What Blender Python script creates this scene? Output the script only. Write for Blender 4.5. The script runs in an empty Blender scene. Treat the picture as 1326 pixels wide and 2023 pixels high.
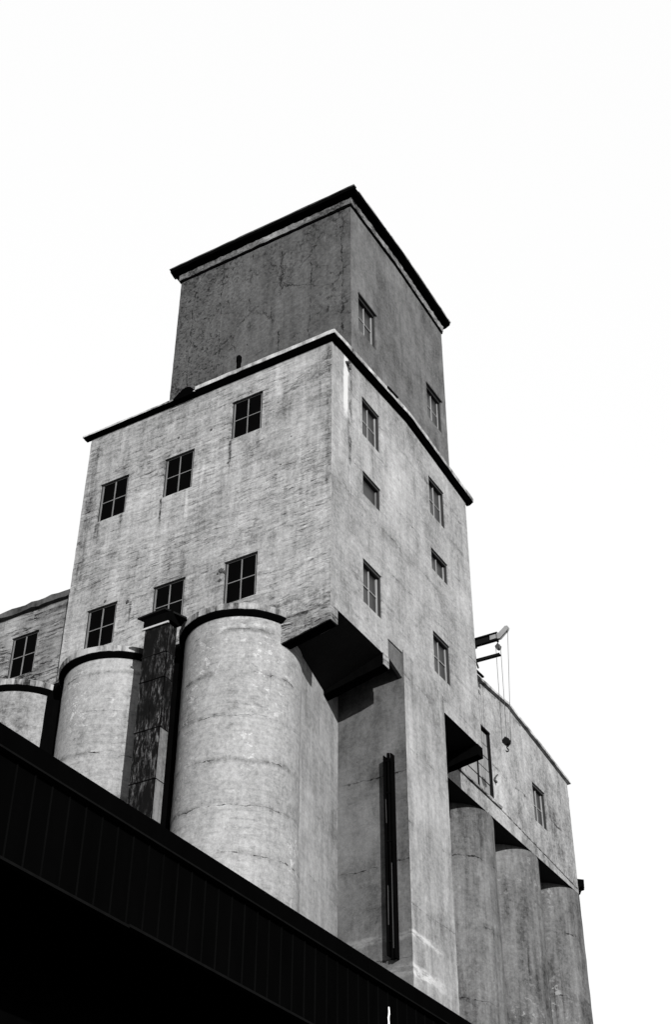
import bpy, bmesh, math, random
from mathutils import Vector, Matrix
R = math.radians
rnd = random.Random(7)
scene = bpy.context.scene
COL = scene.collection

# ------------------------------------------------------------------ camera
CAM = Vector((17.96, -30.37, -28.89))
YAW, TILT, ROLL = R(30.373), R(37.716), R(0.221)
f0 = Vector((-math.sin(YAW), math.cos(YAW), 0)); r0 = Vector((math.cos(YAW), math.sin(YAW), 0)); up0 = Vector((0, 0, 1))
fw = f0 * math.cos(TILT) + up0 * math.sin(TILT); uu = -f0 * math.sin(TILT) + up0 * math.cos(TILT)
rt = r0 * math.cos(ROLL) + uu * math.sin(ROLL); uu = -r0 * math.sin(ROLL) + uu * math.cos(ROLL)
cam = bpy.data.cameras.new('camera')
cam.sensor_fit = 'VERTICAL'; cam.sensor_height = 24.0; cam.lens = 24.0 * 2745.9 / 2023
cam.clip_start = 0.1; cam.clip_end = 6000
camo = bpy.data.objects.new('camera', cam); COL.objects.link(camo)
camo.matrix_world = Matrix(((rt.x, uu.x, -fw.x, CAM.x), (rt.y, uu.y, -fw.y, CAM.y), (rt.z, uu.z, -fw.z, CAM.z), (0, 0, 0, 1)))
scene.camera = camo

# ------------------------------------------------------------------ light
SUN_AZ, SUN_EL = 48.0, 14.5          # degrees from -Y towards +X, elevation
world = bpy.data.worlds.new("World"); scene.world = world; world.use_nodes = True
wn = world.node_tree; wn.nodes.clear()
sky = wn.nodes.new('ShaderNodeTexSky'); sky.sky_type = 'NISHITA'; sky.sun_disc = False
sky.sun_elevation = R(SUN_EL); sky.sun_rotation = R(180 - SUN_AZ); sky.dust_density = 4; sky.air_density = 1.5
bw = wn.nodes.new('ShaderNodeRGBToBW')
mul = wn.nodes.new('ShaderNodeMath'); mul.operation = 'MULTIPLY_ADD'; mul.inputs[1].default_value = 0.25; mul.inputs[2].default_value = 7.0
bg = wn.nodes.new('ShaderNodeBackground'); bg.inputs['Strength'].default_value = 0.075
wo = wn.nodes.new('ShaderNodeOutputWorld')
wn.links.new(sky.outputs[0], bw.inputs[0]); wn.links.new(bw.outputs[0], mul.inputs[0])
wn.links.new(mul.outputs[0], bg.inputs[0]); wn.links.new(bg.outputs[0], wo.inputs[0])
sl = bpy.data.lights.new('sun', 'SUN'); sl.energy = 5.0; sl.angle = R(0.5); sl.color = (1, 0.995, 0.99)
so = bpy.data.objects.new('sun', sl); COL.objects.link(so)
az, el = R(SUN_AZ), R(SUN_EL)
SUN = Vector((math.sin(az) * math.cos(el), -math.cos(az) * math.cos(el), math.sin(el)))
so.rotation_euler = SUN.to_track_quat('Z', 'Y').to_euler()
so.location = (30, -30, 40)
scene.view_settings.view_transform = 'Standard'; scene.view_settings.look = 'None'
scene.view_settings.exposure = 0.85; scene.view_settings.gamma = 1.0
scene.view_settings.use_curve_mapping = False

GZ = -30.5            # ground level
# ------------------------------------------------------------------ node helpers
class NT:
    def __init__(s, name):
        s.m = bpy.data.materials.new(name); s.m.use_nodes = True
        s.t = s.m.node_tree; s.t.nodes.clear()
        s.out = s.t.nodes.new('ShaderNodeOutputMaterial')
        s.b = s.t.nodes.new('ShaderNodeBsdfPrincipled')
        s.t.links.new(s.b.outputs[0], s.out.inputs[0])
        s.pos = s.t.nodes.new('ShaderNodeNewGeometry').outputs['Position']
        sp = s.t.nodes.new('ShaderNodeSeparateXYZ'); s.t.links.new(s.pos, sp.inputs[0])
        s.x, s.y, s.z = sp.outputs[0], sp.outputs[1], sp.outputs[2]
    def put(s, sock, v):
        if isinstance(v, (int, float)): sock.default_value = v
        elif isinstance(v, (tuple, list)): sock.default_value = v
        else: s.t.links.new(v, sock)
    def M(s, op, a, b=0.0, c=0.0, clamp=False):
        n = s.t.nodes.new('ShaderNodeMath'); n.operation = op; n.use_clamp = clamp
        s.put(n.inputs[0], a); s.put(n.inputs[1], b); s.put(n.inputs[2], c)
        return n.outputs[0]
    def add(s, *a):
        o = a[0]
        for v in a[1:]: o = s.M('ADD', o, v)
        return o
    def mul(s, *a):
        o = a[0]
        for v in a[1:]: o = s.M('MULTIPLY', o, v)
        return o
    def vec(s, x, y, z):
        n = s.t.nodes.new('ShaderNodeCombineXYZ'); s.put(n.inputs[0], x); s.put(n.inputs[1], y); s.put(n.inputs[2], z)
        return n.outputs[0]
    def scaled(s, sc, off=(0, 0, 0)):
        n = s.t.nodes.new('ShaderNodeMapping'); s.t.links.new(s.pos, n.inputs[0])
        n.inputs['Scale'].default_value = sc; n.inputs['Location'].default_value = off
        return n.outputs[0]
    def noise(s, sc, detail=5, rough=0.6, dist=0.0, off=(0, 0, 0), v=None):
        n = s.t.nodes.new('ShaderNodeTexNoise'); s.t.links.new(v or s.scaled(sc, off), n.inputs['Vector'])
        n.inputs['Scale'].default_value = 1; n.inputs['Detail'].default_value = detail
        n.inputs['Roughness'].default_value = rough; n.inputs['Distortion'].default_value = dist
        return n.outputs['Fac']
    def ss(s, v, a, b, lo=0.0, hi=1.0):
        n = s.t.nodes.new('ShaderNodeMapRange'); n.interpolation_type = 'SMOOTHSTEP'
        s.put(n.inputs[0], v); s.put(n.inputs[1], a); s.put(n.inputs[2], b); s.put(n.inputs[3], lo); s.put(n.inputs[4], hi)
        return n.outputs[0]
    def warp(s, v, sc, off):
        n = s.t.nodes.new('ShaderNodeMapping'); s.t.links.new(v, n.inputs[0])
        n.inputs['Scale'].default_value = sc; n.inputs['Location'].default_value = off
        return n.outputs[0]
    def white(s, v):
        n = s.t.nodes.new('ShaderNodeTexWhiteNoise'); n.noise_dimensions = '3D'; s.t.links.new(v, n.inputs['Vector'])
        return n.outputs['Value']
    def voro_edge(s, v, sc):
        n = s.t.nodes.new('ShaderNodeTexVoronoi'); n.feature = 'DISTANCE_TO_EDGE'
        s.t.links.new(v, n.inputs['Vector']); n.inputs['Scale'].default_value = sc
        return n.outputs['Distance']
    def finish(s, val, rough=0.9, spec=0.25, height=None, bump=0.4, bdist=0.02, metal=0.0):
        c = s.t.nodes.new('ShaderNodeCombineColor')
        for i in range(3): s.put(c.inputs[i], val)
        s.t.links.new(c.outputs[0], s.b.inputs['Base Color'])
        s.put(s.b.inputs['Roughness'], rough); s.b.inputs['Specular IOR Level'].default_value = spec
        s.b.inputs['Metallic'].default_value = metal
        if height is not None:
            b = s.t.nodes.new('ShaderNodeBump'); b.inputs['Strength'].default_value = bump; b.inputs['Distance'].default_value = bdist
            s.t.links.new(height, b.inputs['Height']); s.t.links.new(b.outputs[0], s.b.inputs['Normal'])
        return s.m

def concrete(name, base, boards=0.0, bh=0.16, streak=0.25, blotch=0.35, strat=0.2, fine=0.25, wspot=0.0, crack=0.0,
             lift=0.0, lh=1.25, drip=0.0, off=(0, 0, 0), bump=0.5, extra=None, contrast=1.6, pock=0.3):
    s = NT(name)
    nb = s.noise((.33, .33, .28), 6, .62, .4, off)
    nb2 = s.noise((1.1, 1.1, .8), 6, .68, .5, off)
    nf = s.noise((7, 7, 7), 6, .85, 0, off)
    nst = s.noise((2.4, 2.4, .2), 7, .68, .2, off)
    nhz = s.noise((1.2, 1.2, 9), 5, .7, .3, off)
    k = s.add(1.0,
              s.mul(s.M('SUBTRACT', nb, .5), 4.2 * blotch), s.mul(s.M('SUBTRACT', nb2, .5), 3.2 * blotch),
              s.mul(s.M('SUBTRACT', nf, .5), 3.6 * fine), s.mul(s.M('SUBTRACT', nst, .5), 4.2 * streak),
              s.mul(s.M('SUBTRACT', nhz, .5), 3.6 * strat))
    h = s.add(s.mul(nf, .8), s.mul(nhz, .3 + strat), s.mul(nb2, .5))
    if boards:
        zz = s.add(s.z, s.mul(s.M('SUBTRACT', s.noise((.35, .35, .5), 4, .55, 0, off), .5), .5))
        zb = s.M('DIVIDE', zz, bh); idx = s.M('FLOOR', zb); fr = s.M('FRACT', zb)
        hz = s.M('ADD', s.x, s.y)
        w1 = s.white(s.vec(idx, 3.3, 1.7))
        seg = s.M('FLOOR', s.M('MULTIPLY_ADD', w1, 11.0, s.M('MULTIPLY', hz, .42)))
        w2 = s.white(s.vec(idx, seg, 5.1))
        reg = s.ss(s.noise((.33, .33, .55), 4, .6, .3, (off[0] + 2, off[1], off[2])), .38, .62, .15, 1.0)
        edge = s.M('MINIMUM', fr, s.M('SUBTRACT', 1.0, fr))
        wid = s.ss(s.noise((1.6, 1.6, 4), 5, .75, .3, off), .46, .76, .0, .30)
        line = s.mul(s.M('LESS_THAN', edge, wid), reg)
        hv = s.vec(s.x, s.y, zz)
        da = s.mul(s.ss(s.noise((0, 0, 0), 6, .72, .3, v=s.warp(hv, (1.5, 1.5, 9), off)), .53, .63), reg)
        li = s.mul(s.ss(s.noise((0, 0, 0), 6, .72, .3, v=s.warp(hv, (1.5, 1.5, 8), (off[0] + 31, off[1], off[2]))), .55, .68), reg)
        k = s.add(k, s.mul(s.M('SUBTRACT', w2, .5), .30 * boards), s.mul(line, -.55 * boards), s.mul(da, -.75 * boards), s.mul(li, .75 * boards))
        h = s.add(h, s.mul(w2, .5 * boards), s.mul(line, -1.6 * boards), s.mul(da, -1.4 * boards), s.mul(li, .9 * boards))
    if lift:
        zz = s.add(s.z, s.mul(s.M('SUBTRACT', s.noise((.45, .45, .3), 5, .7, 0, off), .5), .55))
        fr = s.M('FRACT', s.M('DIVIDE', zz, lh)); d = s.M('MINIMUM', fr, s.M('SUBTRACT', 1.0, fr))
        thin = s.mul(s.M('LESS_THAN', d, s.ss(s.noise((3, 3, 3), 5, .75, 0, off), .45, .75, .002, .028)),
                     s.ss(s.noise((.8, .8, .5), 4, .6, 0, off), .47, .6))
        soft = s.mul(s.ss(d, .0, .10, 1.0, .0), s.ss(s.noise((.6, .6, .5), 3, .6, 0, (off[0] + 3, off[1], off[2])), .42, .68))
        wt = s.M('FLOOR', s.M('DIVIDE', zz, lh))
        k = s.add(k, s.mul(thin, -.75 * lift), s.mul(soft, -.30 * lift), s.mul(s.M('SUBTRACT', s.white(s.vec(wt, 2.2, 8.1)), .5), .14 * lift))
        h = s.add(h, s.mul(thin, -1.5 * lift))
    if drip:
        dr = s.mul(s.ss(s.noise((5.5, 5.5, .16), 5, .65, .1, off), .55, .75), s.ss(s.noise((.5, .5, .35), 3, .5, 0, (off[0], off[1] + 9, off[2])), .45, .62))
        k = s.add(k, s.mul(dr, -.75 * drip))
    if wspot:
        reg = s.ss(s.noise((.55, .55, .22), 4, .55, 0, (off[0] + 7, off[1], off[2])), .50, .66)
        sp = s.mul(s.ss(s.noise((4.5, 4.5, 5.5), 4, .6, .3, off), .56, .64), reg)
        k = s.add(k, s.mul(sp, .75 * wspot)); h = s.add(h, s.mul(sp, -.8))
    if pock:
        pk = s.ss(s.noise((7, 7, 7), 2, .5, 0, (off[0] + 13, off[1], off[2])), .30, .22)
        k = s.add(k, s.mul(pk, -.6 * pock)); h = s.add(h, s.mul(pk, -1.5 * pock))
    if crack:
        dv = s.t.nodes.new('ShaderNodeVectorMath'); dv.operation = 'ADD'
        nv = s.t.nodes.new('ShaderNodeTexNoise'); nv.inputs['Scale'].default_value = 1.6; nv.inputs['Detail'].default_value = 6; nv.inputs['Roughness'].default_value = .7
        s.t.links.new(s.pos, nv.inputs['Vector'])
        sc = s.t.nodes.new('ShaderNodeVectorMath'); sc.operation = 'MULTIPLY'; s.t.links.new(nv.outputs['Color'], sc.inputs[0]); sc.inputs[1].default_value = (.8, .8, .8)
        s.t.links.new(s.scaled((1, 1, .8), off), dv.inputs[0]); s.t.links.new(sc.outputs[0], dv.inputs[1])
        gate = s.noise((.45, .45, .4), 5, .65, .2, (off[0] + 5, off[1], off[2]))
        c1 = s.mul(s.M('LESS_THAN', s.voro_edge(dv.outputs[0], .55), s.ss(s.noise((2, 2, 2), 4, .7), .4, .7, .003, .022)), s.ss(gate, .44, .56))
        c2 = s.mul(s.M('LESS_THAN', s.voro_edge(dv.outputs[0], 2.6), .06), s.ss(gate, .55, .66))
        k = s.add(k, s.mul(c1, -.85 * crack), s.mul(c2, -.6 * crack))
        h = s.add(h, s.mul(c1, -2.0 * crack), s.mul(c2, -1.5 * crack))
    if extra: k, h = extra(s, k, h)
    k = s.M('MULTIPLY_ADD', s.M('SUBTRACT', k, 1.0), contrast, 1.0)
    k = s.M('MINIMUM', s.M('MAXIMUM', k, .05), 2.1)
    v = s.mul(k, base)
    return s.finish(v, .93, .2, h, bump, .03)

def plain(name, v, rough=.7, spec=.3, var=.25, sc=4, metal=0.0, bump=.2):
    s = NT(name)
    n = s.noise((sc, sc, sc * .4), 6, .65)
    return s.finish(s.mul(s.add(1.0, s.mul(s.M('SUBTRACT', n, .5), 2 * var)), v), rough, spec, n, bump, .01, metal)

def eff_streak(s, k, h):            # lime run below the broken spout on the tower's right wall
    yc = s.M('MULTIPLY_ADD', s.M('SUBTRACT', s.noise((.1, 1, .6), 3, .5), .5), .25, .98)
    d = s.M('ABSOLUTE', s.M('SUBTRACT', s.y, yc))
    g = s.mul(s.ss(d, .05, .24, 1.0, 0.0), s.ss(s.z, 2.9, 4.2), s.ss(s.noise((3, 9, .8), 4, .6), .2, .42))
    onr = s.M('GREATER_THAN', s.x, -.12)
    d2 = s.mul(s.ss(s.M('ABSOLUTE', s.M('SUBTRACT', s.y, 1.25)), .04, .22, 1.0, 0.0), s.ss(s.z, -1.5, 3.5), s.ss(s.noise((3, 6, 1.2), 4, .7), .42, .6))
    corner = s.ss(s.y, .06, .0)
    # fine vertical joints of the slipform and a pale band
    return s.add(k, s.mul(g, onr, 1.3), s.mul(d2, onr, -.55), s.mul(corner, onr, .15)), h

def pil_bands(s, k, h):             # two washed-out wavy bands near the foot of the pilaster
    w = s.mul(s.M('SUBTRACT', s.noise((.9, .9, .4), 5, .65), .5), .5)
    zz = s.add(s.z, w)
    rag = s.ss(s.noise((1.5, 1.5, 6), 5, .7), .38, .55)
    b1 = s.mul(s.ss(s.M('ABSOLUTE', s.M('ADD', zz, 13.88)), .05, .16, 1, 0), rag)
    b2 = s.mul(s.ss(s.M('ABSOLUTE', s.M('ADD', zz, 14.93)), .10, .24, 1, 0), rag)
    fade = s.ss(s.y, 7.3, 5.6)
    return s.add(k, s.mul(s.add(b1, b2), .55, fade)), h

def window_stains(s, k, h):         # rust and dirt runs below window corners and anchors, paler runs beside them
    wob = s.mul(s.M('SUBTRACT', s.noise((.1, .1, 1.1), 4, .6), .5), .22)
    tot = None
    rag = s.ss(s.noise((6, 6, 1.3), 5, .7), .30, .55)
    for x, z1, z0, w, a in ((-4.18, 3.2, 1.3, .09, -.55), (-7.03, 1.72, .2, .07, -.75), (-9.9, 1.72, .6, .16, -.4), (-8.8, 1.72, .9, .10, -.35), (-3.0, 3.2, 2.0, .12, -.35), (-6.92, 5.2, 4.0, .3, .22),
                            (-7.9, -2.4, -3.4, .06, -.4), (-5.9, 1.7, -.6, .10, .28), (-2.2, 6.0, 3.2, .22, .2), (-9.2, 5.8, 3.9, .2, .22), (-5.3, 2.8, .2, .12, .25), (-1.3, 2.8, -2.2, .15, .2), (-3.6, .5, -1.8, .3, .16), (-.12, 6.0, -4.6, .16, -.22), (-10.45, 5.5, -4.6, .28, -.3)):
        g = s.mul(s.ss(s.M('ABSOLUTE', s.M('SUBTRACT', s.M('ADD', s.x, wob), x)), w * .25, w, 1, 0), s.ss(s.z, z1 + .04, z1 - .05), s.ss(s.z, z0, z0 + .6 * (z1 - z0)), a)
        tot = g if tot is None else s.add(tot, g)
    foot = s.mul(s.ss(s.M('ADD', s.z, s.mul(wob, 2.0)), -4.25, -4.6), s.ss(s.noise((1.5, 1.5, 4), 5, .7), .4, .6), -.45)
    return s.add(k, s.mul(tot, rag), foot), h
def stucco_joints(s, k, h):
    wob = s.mul(s.M('SUBTRACT', s.noise((.5, .5, 1.3), 6, .75), .5), .55)
    fr = s.M('FRACT', s.M('DIVIDE', s.M('ADD', s.M('ADD', s.x, .4), wob), 1.42)); d = s.M('MINIMUM', fr, s.M('SUBTRACT', 1.0, fr))
    wd = s.ss(s.noise((1.5, 1.5, 1.5), 5, .75, .2, (4, 0, 0)), .42, .75, .001, .042)
    j = s.mul(1.0, s.M('LESS_THAN', d, wd), s.ss(s.noise((.6, .6, .35), 4, .6, 0, (8, 0, 0)), .38, .5))
    reg = s.ss(s.M('ADD', s.M('MULTIPLY', s.x, -.16), s.mul(s.noise((.5, .5, .6), 5, .65, .3, (2, 0, 1)), 1.6)), 1.45, 1.95)
    sp = s.ss(s.noise((7, 7, 8), 5, .8, .6), .52, .62)
    drk = s.mul(reg, sp)
    lt = s.mul(s.ss(s.noise((7, 7, 1.0), 4, .6, 0, (3, 3, 3)), .66, .72), s.ss(s.z, 13.2, 14.2))
    top = s.mul(s.ss(s.M('ADD', s.z, s.mul(s.noise((.9, .9, .25), 5, .7, .2, (6, 1, 0)), 4.0)), 14.6, 16.2), s.ss(s.noise((5, 5, 3.5), 5, .8, .5, (1, 7, 3)), .5, .6), s.ss(s.noise((.55, .55, .1), 3, .6, 0, (11, 0, 0)), .4, .55))
    k = s.add(k, s.mul(top, -.6)); h = s.add(h, s.mul(top, -.8))
    return s.add(k, s.mul(j, -.8), s.mul(drk, -.75), s.mul(lt, 1.2)), s.add(h, s.mul(j, -2.0), s.mul(drk, -1.0))
M = {}
M['front'] = concrete('board_marked_concrete', .155, boards=.52, lift=.55, lh=1.05, bh=.15, streak=.22, blotch=.21, strat=.16, fine=.46, drip=.35, pock=.5, extra=window_stains)
M['right'] = concrete('smooth_board_concrete', .158, boards=.16, bh=.14, streak=.16, blotch=.24, strat=.10, fine=.36, drip=.3, lift=.55, lh=1.55, wspot=.2, off=(3, 5, 2), extra=eff_streak)
M['wingl'] = concrete('dirty_board_concrete', .10, boards=1.0, bh=.17, streak=.2, blotch=.4, strat=.3, fine=.3, drip=.6, off=(9, 1, 4))
M['wingr'] = concrete('rendered_concrete', .165, boards=0, streak=.16, blotch=.34, strat=.06, fine=.44, lift=.5, lh=3.4, off=(2, 8, 1))
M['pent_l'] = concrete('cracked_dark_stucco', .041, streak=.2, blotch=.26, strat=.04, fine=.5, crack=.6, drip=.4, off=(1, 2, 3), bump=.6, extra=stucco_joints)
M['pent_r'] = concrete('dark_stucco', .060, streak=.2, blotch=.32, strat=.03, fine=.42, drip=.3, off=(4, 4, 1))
M['silo'] = concrete('slipformed_concrete', .150, boards=.16, bh=.3, streak=.13, blotch=.11, strat=.11, fine=.36, lift=1.0, lh=1.45, wspot=.5, drip=.3, off=(0, 3, 0))
M['silo_g'] = concrete('greyer_slipformed_concrete', .125, boards=.10, bh=.2, streak=.16, blotch=.34, strat=.09, fine=.46, lift=1.0, lh=1.3, wspot=.4, drip=.5, off=(5, 3, 7))
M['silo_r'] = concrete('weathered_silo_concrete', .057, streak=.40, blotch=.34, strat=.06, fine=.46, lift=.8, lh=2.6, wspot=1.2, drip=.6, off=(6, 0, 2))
M['flat'] = concrete('streaked_plain_concrete', .152, streak=.17, blotch=.22, strat=.08, fine=.32, lift=.35, lh=2.1, drip=.2, off=(5, 5, 5))
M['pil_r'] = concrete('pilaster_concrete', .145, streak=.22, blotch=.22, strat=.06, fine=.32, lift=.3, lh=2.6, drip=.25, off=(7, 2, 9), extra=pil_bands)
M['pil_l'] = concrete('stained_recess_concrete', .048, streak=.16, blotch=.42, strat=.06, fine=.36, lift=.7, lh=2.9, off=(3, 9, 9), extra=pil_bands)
M['beam'] = concrete('rough_beam_concrete', .13, boards=.9, bh=.13, streak=.1, blotch=.4, strat=.3, fine=.4, drip=.5, off=(2, 2, 2))
M['soffit'] = concrete('shade_black_soffit', .004, streak=.1, blotch=.3, strat=.05, fine=.2)  # near-black base carries the shade of the undersides
M['slab'] = concrete('roof_edge_concrete', .2, streak=.45, blotch=.4, strat=.1, fine=.35, drip=.6, off=(1, 7, 3))
M['slab_dark'] = concrete('tarred_roof_edge', .03, streak=.5, blotch=.5, strat=.1, fine=.35)
M['cornice'] = concrete('worn_cornice_mortar', .085, streak=.3, blotch=.6, strat=.1, fine=.6, drip=.6, off=(4, 1, 1), bump=.9)
M['cap'] = concrete('silo_cap_concrete', .10, streak=1.3, blotch=.5, strat=.1, fine=.4, drip=1.3, off=(8, 1, 1))
M['tar_and_shade'] = plain('black_tar_and_shade', .0012, .95, .0, .5, 5)  # near-black of tarred parts, also painted as shade under eaves, caps and beams
M['gap_shade'] = concrete('shade_black_gap', .008, streak=.2, blotch=.3, strat=.1, fine=.2)  # near-black stands in for shade between the silos
M['dark_glass'] = plain('black_glass', .0012, .9, .0, .4, 2)  # near-black matte panes of the front windows
M['grey_glass'] = plain('dusty_glass', .013, .35, .25, .5, 1.6)
M['frame_d'] = plain('dark_window_steel', .012, .6, .3)
M['frame_l'] = plain('pale_window_paint', .085, .7, .2, .6, 9)
M['steel'] = plain('black_painted_steel', .004, .9, .04, .4)
M['rust'] = plain('rusty_steel', .03, .8, .2, .7, 6)
M['greysteel'] = plain('grey_painted_steel', .16, .6, .3, .4)
M['rope'] = plain('wire_rope', .03, .7, .2)
M['black_clad'] = plain('black_cladding', .0007, .95, .0, .5, 3)
M['black_seam'] = plain('worn_black_edge', .003, .9, .0, .6, 6)
M['black_seam2'] = plain('worn_seam', .0016, .9, .0, .9, 2.5)
M['whitepaint'] = plain('white_strip', .75, .7, .2)
M['asphalt'] = plain('asphalt', .045, .9, .2, .4, 1.2)
M['plank'] = plain('grey_door_paint', .13, .75, .2, .5, 3)
M['flashing'] = plain('pale_flashing', .22, .6, .3, .5, 5)
def duct_mat():
    s = NT('tar_stained_sheet')
    a = s.noise((9, 9, 2.2), 7, .8, .3); b = s.noise((1.2, 1.2, .6), 4, .6)
    sp = s.mul(s.ss(a, .48, .66), s.ss(b, .36, .60))
    return s.finish(s.add(.002, s.mul(sp, .10)), .9, .04, a, .5, .01)
M['duct'] = duct_mat()
M['bare'] = concrete('bare_weathered_sheet', .05, streak=.9, blotch=.5, strat=.02, fine=.6, drip=.8, bump=.2)

# ------------------------------------------------------------------ mesh helpers
def obj(name, bm, mat, parent=None, smooth=False):
    me = bpy.data.meshes.new(name)
    if smooth:
        for fc in bm.faces: fc.smooth = True
    bm.normal_update()
    bm.to_mesh(me); bm.free()
    for mm in (mat if isinstance(mat, (list, tuple)) else [mat]): me.materials.append(mm)
    o = bpy.data.objects.new(name, me); COL.objects.link(o)
    if parent is not None: o.parent = parent
    return o
def thing(name, label, cat, loc=(0, 0, 0), group=None):
    o = bpy.data.objects.new(name, None); COL.objects.link(o); o.location = loc
    o['label'] = label; o['category'] = cat
    if group: o['group'] = group
    o.empty_display_size = .3
    return o
def box(bm, x0, x1, y0, y1, z0, z1, mi=0):
    v = [bm.verts.new(p) for p in ((x0, y0, z0), (x1, y0, z0), (x1, y1, z0), (x0, y1, z0), (x0, y0, z1), (x1, y0, z1), (x1, y1, z1), (x0, y1, z1))]
    for q in ((0, 3, 2, 1), (4, 5, 6, 7), (0, 1, 5, 4), (1, 2, 6, 5), (2, 3, 7, 6), (3, 0, 4, 7)):
        fc = bm.faces.new([v[i] for i in q]); fc.material_index = mi
    return v
def bx(name, x0, x1, y0, y1, z0, z1, mat, parent=None):
    bm = bmesh.new(); box(bm, x0, x1, y0, y1, z0, z1); return obj(name, bm, mat, parent)
def bar(bm, a, b, w, hgt=None, upv=(0, 0, 1)):
    a, b = Vector(a), Vector(b); d = (b - a).normalized(); s = d.cross(Vector(upv))
    if s.length < 1e-4: s = d.cross(Vector((0, 1, 0)))
    s.normalize(); u = s.cross(d).normalized(); hgt = hgt or w
    vs = []
    for p in (a, b):
        for i, j in ((-1, -1), (1, -1), (1, 1), (-1, 1)): vs.append(bm.verts.new(p + s * (i * w / 2) + u * (j * hgt / 2)))
    for q in ((3, 2, 1, 0), (4, 5, 6, 7), (0, 1, 5, 4), (1, 2, 6, 5), (2, 3, 7, 6), (3, 0, 4, 7)): bm.faces.new([vs[i] for i in q])
def tube(bm, a, b, r, n=8, r2=None):
    a, b = Vector(a), Vector(b); d = (b - a).normalized(); s = d.orthogonal().normalized(); u = d.cross(s); r2 = r if r2 is None else r2
    ra = [bm.verts.new(a + s * (math.cos(2 * math.pi * i / n) * r) + u * (math.sin(2 * math.pi * i / n) * r)) for i in range(n)]
    rb = [bm.verts.new(b + s * (math.cos(2 * math.pi * i / n) * r2) + u * (math.sin(2 * math.pi * i / n) * r2)) for i in range(n)]
    for i in range(n): bm.faces.new((ra[i], ra[(i + 1) % n], rb[(i + 1) % n], rb[i]))
    bm.faces.new(ra[::-1]); bm.faces.new(rb)
def ragged(name, a, b, prof, mat, parent, jit=.009, step=.3, caps=True):
    """sweep a closed profile [(out, z)] from a to b; out is measured along the right-hand normal of a->b"""
    bm = bmesh.new(); a, b = Vector(a), Vector(b); d = b - a; n = max(2, int(d.length / step)); dn = Vector((d.x, d.y, 0)).normalized()
    out = Vector((dn.y, -dn.x, 0)); rows = []
    for i in range(n + 1):
        p = a + d * (i / n); r = []
        for o_, z_ in prof:
            j = 0 if o_ <= 0 else jit
            r.append(bm.verts.new(p + out * (o_ + rnd.uniform(-j, j)) + Vector((0, 0, z_ + rnd.uniform(-j, j) * .8))))
        rows.append(r)
    m = len(prof)
    for i in range(n):
        for k in range(m): bm.faces.new((rows[i][k], rows[i][(k + 1) % m], rows[i + 1][(k + 1) % m], rows[i + 1][k]))
    if caps: bm.faces.new(rows[0]); bm.faces.new(rows[-1][::-1])
    bmesh.ops.recalc_face_normals(bm, faces=bm.faces)
    return obj(name, bm, mat, parent)
def corner_jit(z, s=.012): return s * (math.sin(z * 7.3) + math.sin(z * 13.7 + 1) * .7 + math.sin(z * 29.1 + 2) * .5) / 1.6
def facade(name, org, ud, outline, holes, mat, parent, depth=.24, ragged_u=(None, None)):
    """wall in the plane through org along ud (and z); outward normal is ud x z. outline=(u0,u1,z0,top) with top = number or [(u,z)...]; holes=(u0,u1,z0,z1)"""
    org, ud = Vector(org), Vector(ud); nrm = ud.cross(Vector((0, 0, 1)))
    u0, u1, z0, top = outline
    z1 = top if isinstance(top, (int, float)) else min(z for _, z in top)
    us = sorted({u0, u1, *[h[0] for h in holes], *[h[1] for h in holes]})
    zs = sorted({z0, z1, *[h[2] for h in holes], *[h[3] for h in holes]})
    zf = [zs[0]]
    for z in zs[1:]:
        k = max(1, int((z - zf[-1]) / .3)); a = zf[-1]
        zf += [a + (z - a) * (i + 1) / k for i in range(k)]
    zs = zf
    bm = bmesh.new(); V = {}
    def P(u, z, dd=0.0):
        key = (round(u, 5), round(z, 5), dd)
        if key not in V:
            uu_ = u
            if u == u0 and ragged_u[0]: uu_ = u + corner_jit(z)
            if u == u1 and ragged_u[1]: uu_ = u + corner_jit(z)
            V[key] = bm.verts.new(org + ud * uu_ + Vector((0, 0, z)) - nrm * dd)
        return V[key]
    for i in range(len(us) - 1):
        for j in range(len(zs) - 1):
            cu, cz = (us[i] + us[i + 1]) / 2, (zs[j] + zs[j + 1]) / 2
            if any(h[0] < cu < h[1] and h[2] < cz < h[3] for h in holes): continue
            bm.faces.new((P(us[i], zs[j]), P(us[i + 1], zs[j]), P(us[i + 1], zs[j + 1]), P(us[i], zs[j + 1])))
    if not isinstance(top, (int, float)):
        lst = [P(u0, z1), P(u1, z1)]
        for u, z in reversed(top):
            if not (abs(z - z1) < 1e-6 and (abs(u - u0) < 1e-6 or abs(u - u1) < 1e-6)): lst.append(P(u, z))
        if len(lst) > 2: bm.faces.new(lst)
    for h in holes:
        a, b, c, d = h; dd = .03 if c == z0 else depth
        for (p, q) in (((a, c), (b, c)), ((b, c), (b, d)), ((b, d), (a, d)), ((a, d), (a, c))):
            if not (c == z0 and p[1] == c and q[1] == c): bm.faces.new((P(*p), P(*p, dd), P(*q, dd), P(*q)))
    return obj(name, bm, mat, parent)

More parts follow.
